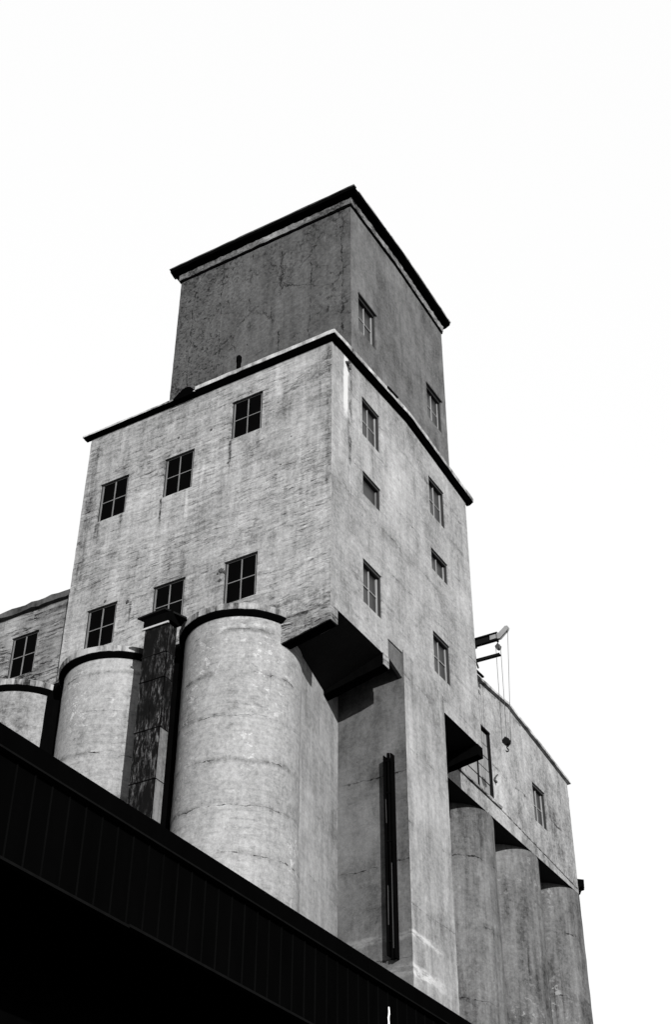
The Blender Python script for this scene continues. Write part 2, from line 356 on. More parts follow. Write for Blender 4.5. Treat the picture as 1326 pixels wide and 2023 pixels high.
# windows: local frame x across, y inwards, z up, origin lower left corner of the opening
WMESH = {}
def win_meshes(w, h, style):
    key = (w, h, style)
    if key in WMESH: return WMESH[key]
    fm = M['frame_d']; mm = M['frame_l'] if style != 'right' else M['greysteel']; gm = M['grey_glass'] if style != 'front' else M['dark_glass']
    def mesh(nm, parts, mat):
        bm = bmesh.new()
        for p in parts: box(bm, *p)
        me = bpy.data.meshes.new(nm); bm.to_mesh(me); bm.free(); me.materials.append(mat); return me
    t = .06; y0 = .08 if style == 'front' else .15
    frame = mesh('window', [(.0, t, y0, y0 + .07, 0, h), (w - t, w, y0 - (.10 if style != 'front' else 0), y0 + .07, 0, h), (t, w - t, y0, y0 + .07, 0, t), (t, w - t, y0 - (.10 if style != 'front' else 0), y0 + .07, h - t * (1.6 if style != 'front' else 1), h)], fm)
    sash = None if style != 'right' else mesh('sash', [(t + .01, t + .05, y0 - .012, y0 + .05, t + .01, h - t - .01), (w - t - .05, w - t - .01, y0 - .012, y0 + .05, t + .01, h - t - .01)] if style != 'right' else
                [(w - t - .06, w - t - .01, y0 - .012, y0 + .05, t + .01, h - t - .01)], mm)
    side = mesh('sash', [(0, .04, y0 - .012, y0 + .05, t + .01, h - t - .01)], mm)
    cols = 1 if style == 'one' or (style == 'right' and h < 1.2 and w < 1.31) else 2
    rows = 1 if h < 1.2 else 2
    bars = []
    if cols == 2: bars.append((w / 2 - .016, w / 2 + .016, y0 - .005, y0 + .045, t + .002, h - t - .002))
    muv = mesh('muntin', bars, mm) if bars else None
    muh = mesh('muntin', [(t + .002, w - t - .002, y0 + .0, y0 + .04, h / 2 - .016, h / 2 + .016)], mm) if rows == 2 else None
    pw, ph = (w - 2 * t) / cols, (h - 2 * t) / rows
    pane = mesh('pane', [(.004, pw - .004, -.006, .006, .004, ph - .004)], gm)
    WMESH[key] = (side, frame, sash, muv, muh, pane, cols, rows, pw, ph, t, y0)
    return WMESH[key]
def link(name, me, parent, loc=(0, 0, 0), rot=(0, 0, 0)):
    o = bpy.data.objects.new(name, me); COL.objects.link(o); o.parent = parent; o.location = loc; o.rotation_euler = rot; return o
def window(parent, pos, rotz, w, h, style, label=None):
    side, frame, sash, muv, muh, pane, cols, rows, pw, ph, t, y0 = win_meshes(round(w, 3), round(h, 3), style)
    o = link('window', frame, parent, pos, (0, 0, rotz))
    if label: o['label'] = label
    if sash: link('sash', sash, o)
    else:
        link('sash', side, o, (t + .01, 0, 0)); link('sash', side, o, (w - t - .05, 0, 0))
    if muv: link('muntin', muv, o)
    if muh: link('muntin', muh, o)
    for i in range(cols):
        for j in range(rows):
            link('pane', pane, o, (t + i * pw, y0 + .03 + rnd.uniform(-.004, .004), t + j * ph), (R(rnd.uniform(-.8, .8)), 0, R(rnd.uniform(-.8, .8))))
    return o

# ------------------------------------------------------------------ ground
bm = bmesh.new(); box(bm, -1500, 1500, -1500, 1500, GZ - 1, GZ)
g = obj('ground', bm, M['asphalt']); g['kind'] = 'structure'; g['label'] = 'dark asphalt yard round the grain elevator'

# ------------------------------------------------------------------ tower
TX0, TY1, ZS, ZE = -10.76, 10.75, -5.12, 6.06
tower = thing('elevator_tower', 'tall pale board marked concrete tower with rows of four pane windows, carrying the dark penthouse', 'tower', (0, 0, GZ))
tower.location = (0, 0, 0)
WL = [(-4.2, -2.87, 3.24, 5.02), (-7.05, -5.73, 1.74, 3.52), (-9.98, -8.66, 1.75, 3.52),
      (-4.1, -2.78, -3.84, -2.13), (-7.0, -5.66, -3.84, -2.14), (-9.82, -8.5, -3.84, -2.16)]
facade('wall', (0, 0, 0), (1, 0, 0), (TX0, 0.0, ZS, ZE), WL, M['front'], tower, ragged_u=(1, 1))
for i, h in enumerate(WL): window(tower, (h[0], 0, h[2]), 0, h[1] - h[0], h[3] - h[2], 'front')
WR = [(2.13, 3.44, 3.32, 5.12), (7.38, 8.7, 3.32, 5.15), (2.13, 3.41, .63, 1.65), (7.3, 8.67, .68, 1.66),
      (2.08, 3.35, -3.84, -2.11), (7.13, 8.45, -3.78, -2.1)]
RIDGE_Y, RIDGE_Z = 5.55, 6.52
# right wall: notch between the second bracket and the pilaster is a hole open at the bottom
facade('wall', (0, 0, 0), (0, 1, 0), (0.0, TY1, ZS, [(0, ZE), (RIDGE_Y, RIDGE_Z), (TY1, ZE)]), WR + [(3.70, 4.735, ZS, -4.35)], M['right'], tower, depth=.26, ragged_u=(1, 1))
for i, h in enumerate(WR):
    window(tower, (0, h[0], h[2]), R(90), h[1] - h[0], h[3] - h[2], 'one' if i == 2 else 'right', 'small window with a single undivided pane' if i == 2 else None)
bm = bmesh.new()
for q in (((TX0, TY1, ZS), (TX0, 0, ZS), (TX0, 0, ZE), (TX0, RIDGE_Y, RIDGE_Z), (TX0, TY1, ZE)), ((0, TY1, ZS), (TX0, TY1, ZS), (TX0, TY1, ZE), (0, TY1, ZE))):
    bm.faces.new([bm.verts.new(p) for p in q])
obj('wall', bm, M['wingl'], tower)
# roof: two shallow pitches with an overhanging lip
bm = bmesh.new()
for ya, za, yb, zb in ((-.02, ZE + .06, RIDGE_Y, RIDGE_Z + .06), (RIDGE_Y, RIDGE_Z + .06, TY1 + .02, ZE + .06)):
    v = [bm.verts.new(p) for p in ((TX0 - .02, ya, za), (.02, ya, za), (.02, yb, zb), (TX0 - .02, yb, zb),
                                   (TX0 - .02, ya, za + .1), (.02, ya, za + .1), (.02, yb, zb + .1), (TX0 - .02, yb, zb + .1))]
    for q in ((0, 3, 2, 1), (4, 5, 6, 7), (0, 1, 5, 4), (1, 2, 6, 5), (2, 3, 7, 6), (3, 0, 4, 7)): bm.faces.new([v[i] for i in q])
obj('roof', bm, M['slab_dark'], tower)
LP = [(-.05, .10), (.26, .11), (.27, .27), (-.05, .29)]
EB = [(-.04, .0), (.10, .0), (.245, .09), (.245, .106), (-.04, .096)]
LPT = [(-.05, .06), (.22, .07), (.23, .13), (-.05, .15)]
EBT = [(-.04, .0), (.12, .0), (.21, .04), (.21, .066), (-.04, .056)]
ragged('roof_edge', (-5.75, 0, ZE), (.25, 0, ZE), LP, M['slab'], tower)
ragged('roof_edge', (TX0 - .28, 0, ZE + .0), (-5.78, 0, ZE + .0), LPT, M['slab'], tower)
ragged('roof_edge', (0, -.0, ZE), (0, RIDGE_Y, RIDGE_Z), LP, M['slab'], tower)
ragged('roof_edge', (0, RIDGE_Y, RIDGE_Z), (0, TY1 + .25, ZE - .02), LP, M['slab'], tower)
ragged('roof_edge', (0, TY1, ZE), (TX0 - .25, TY1, ZE), LPT, M['slab'], tower)
for a, b, pr in (((-5.75, 0, ZE), (.22, 0, ZE), EB), ((TX0 - .24, 0, ZE), (-5.76, 0, ZE), EBT), ((0, .0, ZE), (0, RIDGE_Y, RIDGE_Z), EB), ((0, RIDGE_Y, RIDGE_Z), (0, TY1 + .22, ZE - .02), EB)):
    ragged('eave_shade_board', a, b, pr, M['tar_and_shade'], tower, jit=.006)  # black strip added below the lip, shade under the eave as colour
# underside
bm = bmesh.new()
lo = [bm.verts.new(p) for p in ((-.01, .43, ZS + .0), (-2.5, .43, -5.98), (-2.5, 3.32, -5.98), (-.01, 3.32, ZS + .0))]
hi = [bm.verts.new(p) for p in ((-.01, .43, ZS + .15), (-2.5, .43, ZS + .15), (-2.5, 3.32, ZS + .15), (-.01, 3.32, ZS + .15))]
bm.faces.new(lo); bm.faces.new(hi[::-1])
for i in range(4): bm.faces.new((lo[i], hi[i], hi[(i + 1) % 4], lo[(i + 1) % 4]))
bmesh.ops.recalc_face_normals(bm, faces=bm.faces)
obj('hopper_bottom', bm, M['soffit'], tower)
bx('soffit', -2.5, -.27, 3.40, 4.70, -3.3, -3.2, M['beam'], tower)
bx('pilaster_wall', -2.5, -.035, 4.705, 4.8, -4.235, -3.3, M['pil_l'], tower)
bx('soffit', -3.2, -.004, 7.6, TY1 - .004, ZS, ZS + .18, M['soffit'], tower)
def haunch(y0, y1, zt, z_tip, z_in, mat):
    bm = bmesh.new(); n = 14; rows = []
    for i in range(n + 1):
        x = 0.004 - 2.6 * i / n; zb = z_tip + (z_in - z_tip) * i / n
        j = lambda: rnd.uniform(-.012, .012)
        rows.append([bm.verts.new((x, y0 + j() * .4, zt)), bm.verts.new((x + j() * .3, y0 + j(), zb + j())), bm.verts.new((x + j() * .3, y1 + j(), zb + j())), bm.verts.new((x, y1, zt))])
    for i in range(n):
        for k in range(3): bm.faces.new((rows[i][k], rows[i + 1][k], rows[i + 1][k + 1], rows[i][k + 1]))
    bm.faces.new(rows[0][::-1]); bm.faces.new(rows[-1])
    bmesh.ops.recalc_face_normals(bm, faces=bm.faces)
    return obj('haunch_beam', bm, mat, tower)
bx('beam_shade_board', -2.3, -.02, .03, .41, 0, .01, M['tar_and_shade'], tower).matrix_world = Matrix.Translation((0, 0, -5.71)) @ Matrix.Rotation(-math.atan(.2), 4, 'Y')  # added black sheet, paints shade onto the beam's underside
haunch(-.004, .44, ZS + .02, -5.68, -6.2, M['beam'])
haunch(3.30, 3.70, ZS + .02, -5.56, -6.12, M['tar_and_shade'])  # blackened beam, its shaded front is put into the colour
bx('beam_end', .006, .03, 3.32, 3.69, -5.54, ZS + .0, M['beam'], tower)
haunch(10.35, 10.754, ZS + .02, -5.52, -5.95, M['tar_and_shade'])  # rear beam blackened too, shade below the overhang as colour
# pilaster: the leg of the tower that runs down to the ground
facade('pilaster_wall', (.03, 0, 0), (0, 1, 0), (4.72, 7.66, GZ, [(4.72, -4.24), (7.66, -4.55)]), [], M['pil_r'], tower, ragged_u=(1, 1))
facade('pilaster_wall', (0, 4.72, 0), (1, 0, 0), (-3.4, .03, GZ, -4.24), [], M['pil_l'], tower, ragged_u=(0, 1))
bm = bmesh.new()
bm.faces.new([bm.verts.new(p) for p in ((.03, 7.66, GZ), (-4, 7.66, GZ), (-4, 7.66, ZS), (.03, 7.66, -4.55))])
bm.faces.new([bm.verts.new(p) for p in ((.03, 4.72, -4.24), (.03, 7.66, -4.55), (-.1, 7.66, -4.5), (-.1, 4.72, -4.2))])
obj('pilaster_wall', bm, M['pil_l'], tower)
bm = bmesh.new()
pl = [(3.715, -4.365), (4.70, -4.365), (4.70, -5.3), (3.715, -5.0)]
A = [bm.verts.new((-.035, y, z)) for y, z in pl]; B = [bm.verts.new((-.15, y, z)) for y, z in pl]
bm.faces.new(A); bm.faces.new(B[::-1])
for i in range(4): bm.faces.new((A[i], B[i], B[(i + 1) % 4], A[(i + 1) % 4]))
bmesh.ops.recalc_face_normals(bm, faces=bm.faces); obj('notch_plate', bm, M['pil_l'], tower)  # plate added to catch sun where the notch lies dark
# small broken anchors and spalls on the front wall
def stub(x, z, r, parent=tower):
    bm = bmesh.new(); bmesh.ops.create_icosphere(bm, subdivisions=2, radius=r)
    for v in bm.verts:
        v.co *= rnd.uniform(.55, 1.2); v.co.y *= .35; v.co += Vector((x, -.01, z))
    return obj('rusty_anchor', bm, M['rust'], parent)
for x, z, r in ((-4.2, -2.42, .10), (-4.22, -2.80, .07), (-4.08, -2.52, .06), (-4.33, -2.5, .05), (-8.05, -2.36, .09), (-9.05, -2.0, .06), (-6.5, 4.35, .05), (-5.05, 4.1, .06), (-4.2, 2.2, .045), (-2.0, 1.2, .03), (-1.6, 2.3, .03)): stub(x, z, r)
bm = bmesh.new(); tube(bm, (-.05, .98, 5.86), (.16, .98, 5.74), .055, 8); bar(bm, (.0, 1.1, 5.9), (.1, 1.1, 5.55), .09, .05)
obj('spout', bm, M['rust'], tower)
# curled roofing felt at the eave
bm = bmesh.new(); n = 9
for i in range(n):
    t = i / (n - 1); hgt = .55 * math.sin(math.pi * min(1, t * 1.05)) ** .8 * (.35 + .65 * t) + .03
    for dy in (0, 1):
        bm.verts.new((-6.75 + 1.0 * t, -.24 + dy * .5, ZE + .02)); bm.verts.new((-6.75 + 1.0 * t, -.26 + dy * .5 + .05 * t, ZE + .06 + hgt))
bm.verts.ensure_lookup_table(); vs = bm.verts
for i in range(n - 1):
    a, b = 4 * i, 4 * i + 4
    for q in ((a, b, b + 1, a + 1), (a + 2, a + 3, b + 3, b + 2), (a + 1, b + 1, b + 3, a + 3), (a, a + 2, b + 2, b)): bm.faces.new([vs[k] for k in q])
bm.faces.new([vs[k] for k in (0, 1, 3, 2)]); bm.faces.new([vs[k] for k in (4 * n - 4, 4 * n - 2, 4 * n - 1, 4 * n - 3)])
bmesh.ops.recalc_face_normals(bm, faces=bm.faces)
obj('roofing_felt', bm, M['black_clad'], tower)
bm = bmesh.new(); bar(bm, (.3, 3.6, 6.62), (.3, 4.4, 6.70), .05, .06); tube(bm, (.22, 4.9, 6.6), (.22, 4.9, 6.78), .05, 8); obj('roof_bracket', bm, M['steel'], tower)

vent = thing('vent_pipe', 'short dark vent pipe with rounded cap standing behind the roof edge below the dark penthouse', 'vent pipe', (-4.27, .35, 6.2))
bm = bmesh.new(); tube(bm, (0, 0, -.1), (0, 0, 1.25), .085, 12); obj('pipe', bm, M['tar_and_shade'], vent)
bm = bmesh.new(); tube(bm, (0, 0, 1.18), (0, 0, 1.42), .105, 12); tube(bm, (0, 0, 1.42), (0, 0, 1.5), .105, 12, .05); obj('pipe_cap', bm, M['tar_and_shade'], vent)

# ------------------------------------------------------------------ penthouse
pent = thing('penthouse', 'dark cracked stucco penthouse with projecting black cornice on top of the pale tower', 'penthouse')
PX0, PX1, PY0, PY1 = -8.28, -.02, 1.40, 9.44
PZB, PZL, PZR = 6.1, 14.92, 14.72
facade('wall', (0, PY0, 0), (1, 0, 0), (PX0, PX1, PZB, PZL), [], M['pent_l'], pent, ragged_u=(1, 1))
PW = [(1.98, 3.33, 8.42, 10.28), (7.65, 8.97, 8.42, 10.2)]
facade('wall', (PX1, 0, 0), (0, 1, 0), (PY0, PY1, PZB, [(PY0, PZL), (5.2, 15.0), (PY1, PZR)]), PW, M['pent_r'], pent, ragged_u=(1, 1))
for h in PW: window(pent, (PX1, h[0], h[2]), R(90), h[1] - h[0], h[3] - h[2], 'right')
for h in PW:
    bm = bmesh.new(); box(bm, PX1 - .02, PX1 + .05, h[0] - .04, h[1] + .05, h[3] + .002, h[3] + .07); obj('window_hood', bm, M['rust'], pent)
bm = bmesh.new()
bm.faces.new([bm.verts.new(p) for p in ((PX0, PY1, PZB), (PX0, PY0, PZB), (PX0, PY0, PZL), (PX0, PY1, PZR))])
bm.faces.new([bm.verts.new(p) for p in ((PX1, PY1, PZB), (PX0, PY1, PZB), (PX0, PY1, PZR), (PX1, PY1, PZR))])
obj('wall', bm, M['pent_l'], pent)
def cornice(a, b, ext0=0, ext1=0):
    a, b = Vector(a), Vector(b); d = (b - a).normalized()
    bead = [(-.02, -.13), (.05, -.12), (.06, -.03), (-.02, -.022)]
    ragged('cornice_bead', a - d * ext0 * .05, b + d * ext1 * .05, bead, M['tar_and_shade'], pent, jit=.014, step=.14)
    band = [(-.02, .0), (.07, -.02), (.10, .06), (.06, .12), (.09, .28), (.0, .30), (-.02, .3)]
    ragged('cornice', a - d * ext0 * .08, b + d * ext1 * .08, band, M['cornice'], pent, jit=.018, step=.16)
    slab = [(-.02, .302), (.12, .302), (.36, .40), (.38, .52), (-.02, .56)]
    ragged('roof_edge', a - d * ext0 * .37, b + d * ext1 * .37, slab, M['tar_and_shade'], pent, jit=.01)
    lip = [(.2, .535), (.40, .525), (.41, .58), (.2, .60)]
    ragged('roof_lip', a - d * ext0 * .4, b + d * ext1 * .4, lip, M['slab_dark'] if abs(d.x) > .5 else M['slab'], pent, jit=.008)
cornice((PX0, PY0, PZL), (PX1, PY0, PZL), 1, 1)
cornice((PX1, PY0, PZL), (PX1, 5.2, 15.0), 0, 0)
cornice((PX1, 5.2, 15.0), (PX1, PY1, PZR), 0, .5)
cornice((PX0, PY1, PZR), (PX0, PY0, PZL), 1, 0)
bm = bmesh.new()
for q in (((PX0, PY0, PZL + .5), (PX1, PY0, PZL + .5), (PX1, 5.2, 15.5), (PX0, 5.2, 15.5)), ((PX0, 5.2, 15.5), (PX1, 5.2, 15.5), (PX1, PY1, PZR + .5), (PX0, PY1, PZR + .5))):
    bm.faces.new([bm.verts.new(p) for p in q])
obj('roof', bm, M['slab_dark'], pent)

# ------------------------------------------------------------------ silos
SR = 1.88
def silo(x, y, ztop, mat, capz, label, group, gap_shade=None, capmat=None):
    t = thing('silo', label, 'silo', (x, y, GZ), group)
    bm = bmesh.new(); n = 72; zs = []; z = GZ
    while z < ztop - .2: zs.append(z); z += .48
    zs.append(ztop); rows = []
    for k, z in enumerate(zs):
        r = SR + .006 * math.sin(k * 2.3 + x) + rnd.uniform(-.004, .004)
        rows.append([bm.verts.new((r * math.cos(2 * math.pi * i / n), r * math.sin(2 * math.pi * i / n), z - GZ)) for i in range(n)])
    for a, b in zip(rows, rows[1:]):
        for i in range(n): bm.faces.new((a[i], a[(i + 1) % n], b[(i + 1) % n], b[i]))
    obj('shell', bm, mat, t, True)
    if capz is not None:
        bm = bmesh.new(); prof = [(SR - .1, capz - .21), (SR + .20, capz - .20), (SR + .22, capz), (0, capz + .05)]; n = 90; rows = []
        for k, (r, z) in enumerate(prof[:3]):
            j = .012 if k else .0
            rows.append([bm.verts.new(((r + rnd.uniform(-j, j)) * math.cos(2 * math.pi * i / n), (r + rnd.uniform(-j, j)) * math.sin(2 * math.pi * i / n), z - GZ + rnd.uniform(-j, j))) for i in range(n)])
        for a, b in zip(rows, rows[1:]):
            for i in range(n): bm.faces.new((a[i], a[(i + 1) % n], b[(i + 1) % n], b[i]))
        bm.faces.new(rows[2]); bm.faces.new(rows[0][::-1])
        obj('cap', bm, capmat or M['cap'], t)
        bm = bmesh.new(); rows = []
        for r, z in ((SR + .004, capz - .34), (SR + .06, capz - .34), (SR + .18, capz - .23), (SR + .18, capz - .206), (SR + .004, capz - .214)):
            rows.append([bm.verts.new((r * math.cos(2 * math.pi * i / n), r * math.sin(2 * math.pi * i / n), z - GZ)) for i in range(n)])
        for a, b in zip(rows, rows[1:] + rows[:1]):
            for i in range(n): bm.faces.new((a[i], a[(i + 1) % n], b[(i + 1) % n], b[i]))
        bmesh.ops.recalc_face_normals(bm, faces=bm.faces)
        obj('cap_shade_ring', bm, M['tar_and_shade'], t)  # black ring added in place of the shade below the rim
    return t
GF = 'concrete silos along the front'; GRr = 'concrete silos under the right hand building'
S1X, S2X, S3X, SY, CZ = -3.55, -8.43, -12.6, .62, -4.96
s1 = silo(S1X, SY, CZ - .2, M['silo'], CZ, 'broad pale silo below the tower, right of the tarred duct, with flat wall running back', GF)
s2 = silo(S2X, SY, CZ - .2, M['silo'], CZ, 'pale silo standing just to the left of the tarred duct', GF)
s3 = silo(S3X, SY, CZ - .2, M['silo_g'], CZ, 'greyer silo furthest left, below the low dirty gallery', GF)
def local_poly(parent, name, faces, mat):
    bm = bmesh.new()
    for q in faces: bm.faces.new([bm.verts.new(Vector(p) - parent.location) for p in q])
    return obj(name, bm, mat, parent)
local_poly(s1, 'flat_wall', [((S1X + SR - .004, SY, GZ), (-2.48, 4.72, GZ), (-2.48, 4.72, ZS), (S1X + SR - .004, SY, ZS))], M['flat'])
def gap_shade(parent, xa, xb, y):
    local_poly(parent, 'gap_shade_wall', [((xa, y, GZ), (xb, y, GZ), (xb, y, -4.9), (xa, y, -4.9))], M['tar_and_shade'])  # black sheet across the gap, painted stand-in for its deep shade
gap_shade(s2, S2X + 1.0, S1X - 1.0, -.15); gap_shade(s3, S3X + 1.0, S2X - 1.0, -.2)
RX = -1.55
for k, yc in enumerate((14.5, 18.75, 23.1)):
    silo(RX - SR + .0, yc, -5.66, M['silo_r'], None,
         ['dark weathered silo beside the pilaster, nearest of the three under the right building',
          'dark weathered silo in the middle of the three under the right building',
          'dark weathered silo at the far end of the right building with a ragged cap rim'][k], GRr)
# ragged cap rim that shows past the end wall of the far silo
far = [o for o in bpy.data.objects if o.name.startswith('silo') and o.type == 'EMPTY'][-1]
bm = bmesh.new(); n = 60
for r0_, r1_, z0_, z1_ in ((SR - .05, SR + .22, -5.25, -4.98),):
    ring = []
    for i in range(n + 1):
        a = R(18) + R(140) * i / n; j = lambda s=.07: rnd.uniform(-s, s)
        ring.append([bm.verts.new((r * math.cos(a), r * math.sin(a), z - GZ + j())) for r, z in ((r0_, z0_ - .1), (r1_ + j(), z0_), (r1_ + j(), z1_), (r0_, z1_ + .05))])
    for a, b in zip(ring, ring[1:]):
        for k in range(4): bm.faces.new((a[k], b[k], b[(k + 1) % 4], a[(k + 1) % 4]))
    bm.faces.new(ring[0]); bm.faces.new(ring[-1][::-1])
bmesh.ops.recalc_face_normals(bm, faces=bm.faces)
obj('cap', bm, M['tar_and_shade'], far)

# ------------------------------------------------------------------ gallery over the front silos (left) and the building at the back (right)
gl = thing('gallery_building', 'low dirty board marked concrete gallery behind the left silos with one four pane window', 'building')
LW = [(-13.5, -12.24, -3.68, -1.95)]
facade('wall', (0, .3, 0), (1, 0, 0), (-24, -10.75, -5.0, -1.0), LW, M['wingl'], gl)
for h in LW: window(gl, (h[0], .3, h[2]), 0, h[1] - h[0], h[3] - h[2], 'front')
bm = bmesh.new()
for q in (((-24, 10.4, -5), (-24, .3, -5), (-24, .3, -1), (-24, 10.4, -1)), ((-10.75, 10.4, -5), (-24, 10.4, -5), (-24, 10.4, -1), (-10.75, 10.4, -1)), ((-24, .3, -1), (-10.8, .3, -1), (-10.8, 10.4, -1), (-24, 10.4, -1))):
    bm.faces.new([bm.verts.new(p) for p in q])
obj('roof', bm, M['slab_dark'], gl)
ragged('roof_edge', (-24, .3, -1.0), (-10.80, .3, -1.0), [(-.05, 0), (.16, .02), (.18, .24), (-.05, .26)], M['slab_dark'], gl, jit=.03)

gr = thing('gallery_building', 'lower pale rendered building at right behind the tower, with planked double door and one window', 'building')
GY0, GY1, GZB = 10.76, 23.4, -5.72
DR = (12.85, 15.12, -4.85, -2.0); RW = (19.2, 20.52, -4.06, -2.32)
facade('wall', (RX, 0, 0), (0, 1, 0), (GY0, GY1, GZB, [(GY0, -.3), (17.1, .22), (GY1, -.62)]), [DR, RW], M['wingr'], gr, ragged_u=(0, 1))
window(gr, (RX, RW[0], RW[2]), R(90), RW[1] - RW[0], RW[3] - RW[2], 'right')
bm = bmesh.new()
for q in (((RX, GY1, GZB), (-20, GY1, GZB), (-20, GY1, -.62), (RX, GY1, -.62)), ((RX, GY0, -.3), (RX, 17.1, .22), (-20, 17.1, .22), (-20, GY0, -.3)), ((RX, 17.1, .22), (RX, GY1, -.62), (-20, GY1, -.62), (-20, 17.1, .22))):
    bm.faces.new([bm.verts.new(p) for p in q])
obj('roof', bm, M['slab_dark'], gr)
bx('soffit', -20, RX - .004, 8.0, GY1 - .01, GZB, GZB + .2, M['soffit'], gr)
GE = [(-.05, .0), (.14, .01), (.15, .11), (-.05, .13)]
ragged('roof_edge', (RX, GY0, -.3), (RX, 17.1, .22), GE, M['slab'], gr, jit=.01)
ragged('roof_edge', (RX, 17.1, .22), (RX, GY1 + .12, -.62), GE, M['slab'], gr, jit=.01)
ragged('ledge', (RX, 11.9, -5.02), (RX, 15.7, -5.06), [(-.02, 0), (.07, .0), (.08, .09), (-.02, .13)], M['beam'], gr, jit=.015)
ragged('wall_joint', (RX, 15.6, -5.05), (RX, GY1 - .1, -5.55), [(-.02, 0), (.015, .0), (.02, .03), (-.02, .04)], M['rust'], gr, jit=.02, step=.12)
# double door: planks in a steel frame
bm = bmesh.new(); box(bm, RX - .16, RX + .0, DR[1] - .10, DR[1], DR[2], DR[3]); box(bm, RX - .16, RX + .02, DR[0], DR[1], DR[3] - .08, DR[3] - .002)
door = obj('door', bm, M['steel'], gr)
bm = bmesh.new(); box(bm, RX - .17, RX - .06, 13.93, 14.0, DR[2], DR[3] - .1); obj('stile', bm, M['steel'], door)
for a, b in ((DR[0] + .02, 13.92), (14.01, DR[1] - .11)):
    for k in range(5):
        z0 = DR[2] + .02 + k * .55; z1 = min(z0 + .505, DR[3] - .1)
        bx('plank', RX - .16, RX - .10 + rnd.uniform(-.008, .008), a, b, z0, z1, M['plank'], door)
bm = bmesh.new(); bar(bm, (RX + .05, 15.2, -3.95), (RX + .12, 15.35, -3.75), .05); bar(bm, (RX + .02, 15.18, -4.0), (RX + .08, 15.32, -4.1), .07); obj('door_hook', bm, M['rust'], gr)
bm = bmesh.new(); bar(bm, (RX - .1, GY1 + .05, -1.3), (RX - .1, GY1 + .14, -1.3), .12, .2); bar(bm, (RX - .1, GY1 + .1, -1.5), (RX - .1, GY1 + .1, -1.35), .08); obj('insulator', bm, M['steel'], gr)
# dark core of the silo block behind the front row
core = thing('silo_block', 'dark inner wall of the silo block seen in the gaps between silos', 'wall', (0, 0, GZ))
bm = bmesh.new(); box(bm, -22, -3.45, 3.0, 22, 0, 25.2 - .3); obj('inner_wall', bm, M['gap_shade'], core)

# ------------------------------------------------------------------ tarred sheet duct between silo one and two
duct = thing('dust_duct', 'black tarred sheet metal duct with hood, standing between two pale silos', 'duct', (-5.3, -1.65, GZ))
DX0, DX1, DY0, DY1 = -5.78, -4.86, -1.65, -1.25
L = duct.location
def dbox(name, x0, x1, y0, y1, z0, z1, mat):
    bm = bmesh.new(); box(bm, x0 - L.x, x1 - L.x, y0 - L.y, y1 - L.y, z0 - L.z, z1 - L.z); return obj(name, bm, mat, duct)
dbox('casing', DX0, DX1, DY0, DY1, GZ, -5.153, M['tar_and_shade'])
rowsz = [-5.223, -6.22, -7.119, -8.837, -10.516, -11.78, -13.419, -15.098]
for k, (zt, zb) in enumerate(zip(rowsz, rowsz[1:])):
    xs = [DX0, DX1] if k == 0 else [DX0, DX0 + .46 + rnd.uniform(-.03, .03), DX1]
    for a, b in zip(xs, xs[1:]):
        p = rnd.uniform(.0, .012); dbox('panel', a + .012, b - .012, DY0 - .022 - p, DY0 - .002, zb + .012, zt - .012, M['duct'])
    dbox('panel', DX1 + .002, DX1 + .022, DY0 + .02, DY1 - .01, zb + .012, zt - .012, M['duct'] if k < 3 else M['bare'])
    dbox('strap', DX0 - .01, DX1 + .03, DY0 - .05, DY1 + .01, zb - .012, zb + .011, M['black_seam'] if k else M['steel'])
bm = bmesh.new(); P_ = lambda x, y, z: bm.verts.new(Vector((x, y, z)) - L)
hp = [(-6.065, -1.76, -4.67), (-5.005, -1.76, -4.62), (-4.385, -1.4, -4.986), (-4.665, -0.95, -4.926), (-5.965, -0.95, -4.531)]
a = [P_(*p) for p in hp]; b = [P_(p[0], p[1], p[2] - .06) for p in hp]
bm.faces.new(a); bm.faces.new(b[::-1])
for i in range(5): bm.faces.new((b[i], b[(i + 1) % 5], a[(i + 1) % 5], a[i]))
bmesh.ops.recalc_face_normals(bm, faces=bm.faces); obj('hood', bm, M['steel'], duct)
dbox('fascia', DX0 - .06, DX1 + .10, DY0 - .04, DY1, -5.144, -4.768, M['tar_and_shade'])
dbox('flashing', DX0 - .08, DX1 + .02, DY0 - .09, DY0 - .04, -5.213, -5.148, M['flashing'])

# ------------------------------------------------------------------ dark casing on the recessed wall
cas = thing('pipe_casing', 'tall narrow black steel pipe casing fixed to the recessed wall left of the pilaster corner', 'pipe casing', (-.55, 4.72, -14.6))
bm = bmesh.new(); box(bm, -.13, -.09, -.26, 0, .1, 6.5); box(bm, .11, .15, -.22, 0, 0, 6.55); obj('flange', bm, M['tar_and_shade'], cas)
bm = bmesh.new(); box(bm, -.09, .11, -.06, -.004, .05, 6.4); obj('back_plate', bm, M['tar_and_shade'], cas)
bm = bmesh.new(); tube(bm, (0, -.14, 0), (0, -.14, 6.6), .055, 10); obj('pipe', bm, M['tar_and_shade'], cas)
for c in (((.065, -.20, .3), (.065, -.20, 2.9), .010), ((-.06, -.24, 1.0), (-.055, -.24, 2.2), .010), ((-.06, -.24, 4.2), (-.07, -.24, 5.0), .007)):
    bm = bmesh.new(); tube(bm, *c, 6); obj('conduit', bm, M['rust'], cas)
for z in (.5, 2.0, 3.6, 5.2, 6.3):
    bm = bmesh.new(); box(bm, -.09, .11, -.20, -.17, z, z + .06); obj('clamp', bm, M['tar_and_shade'], cas)

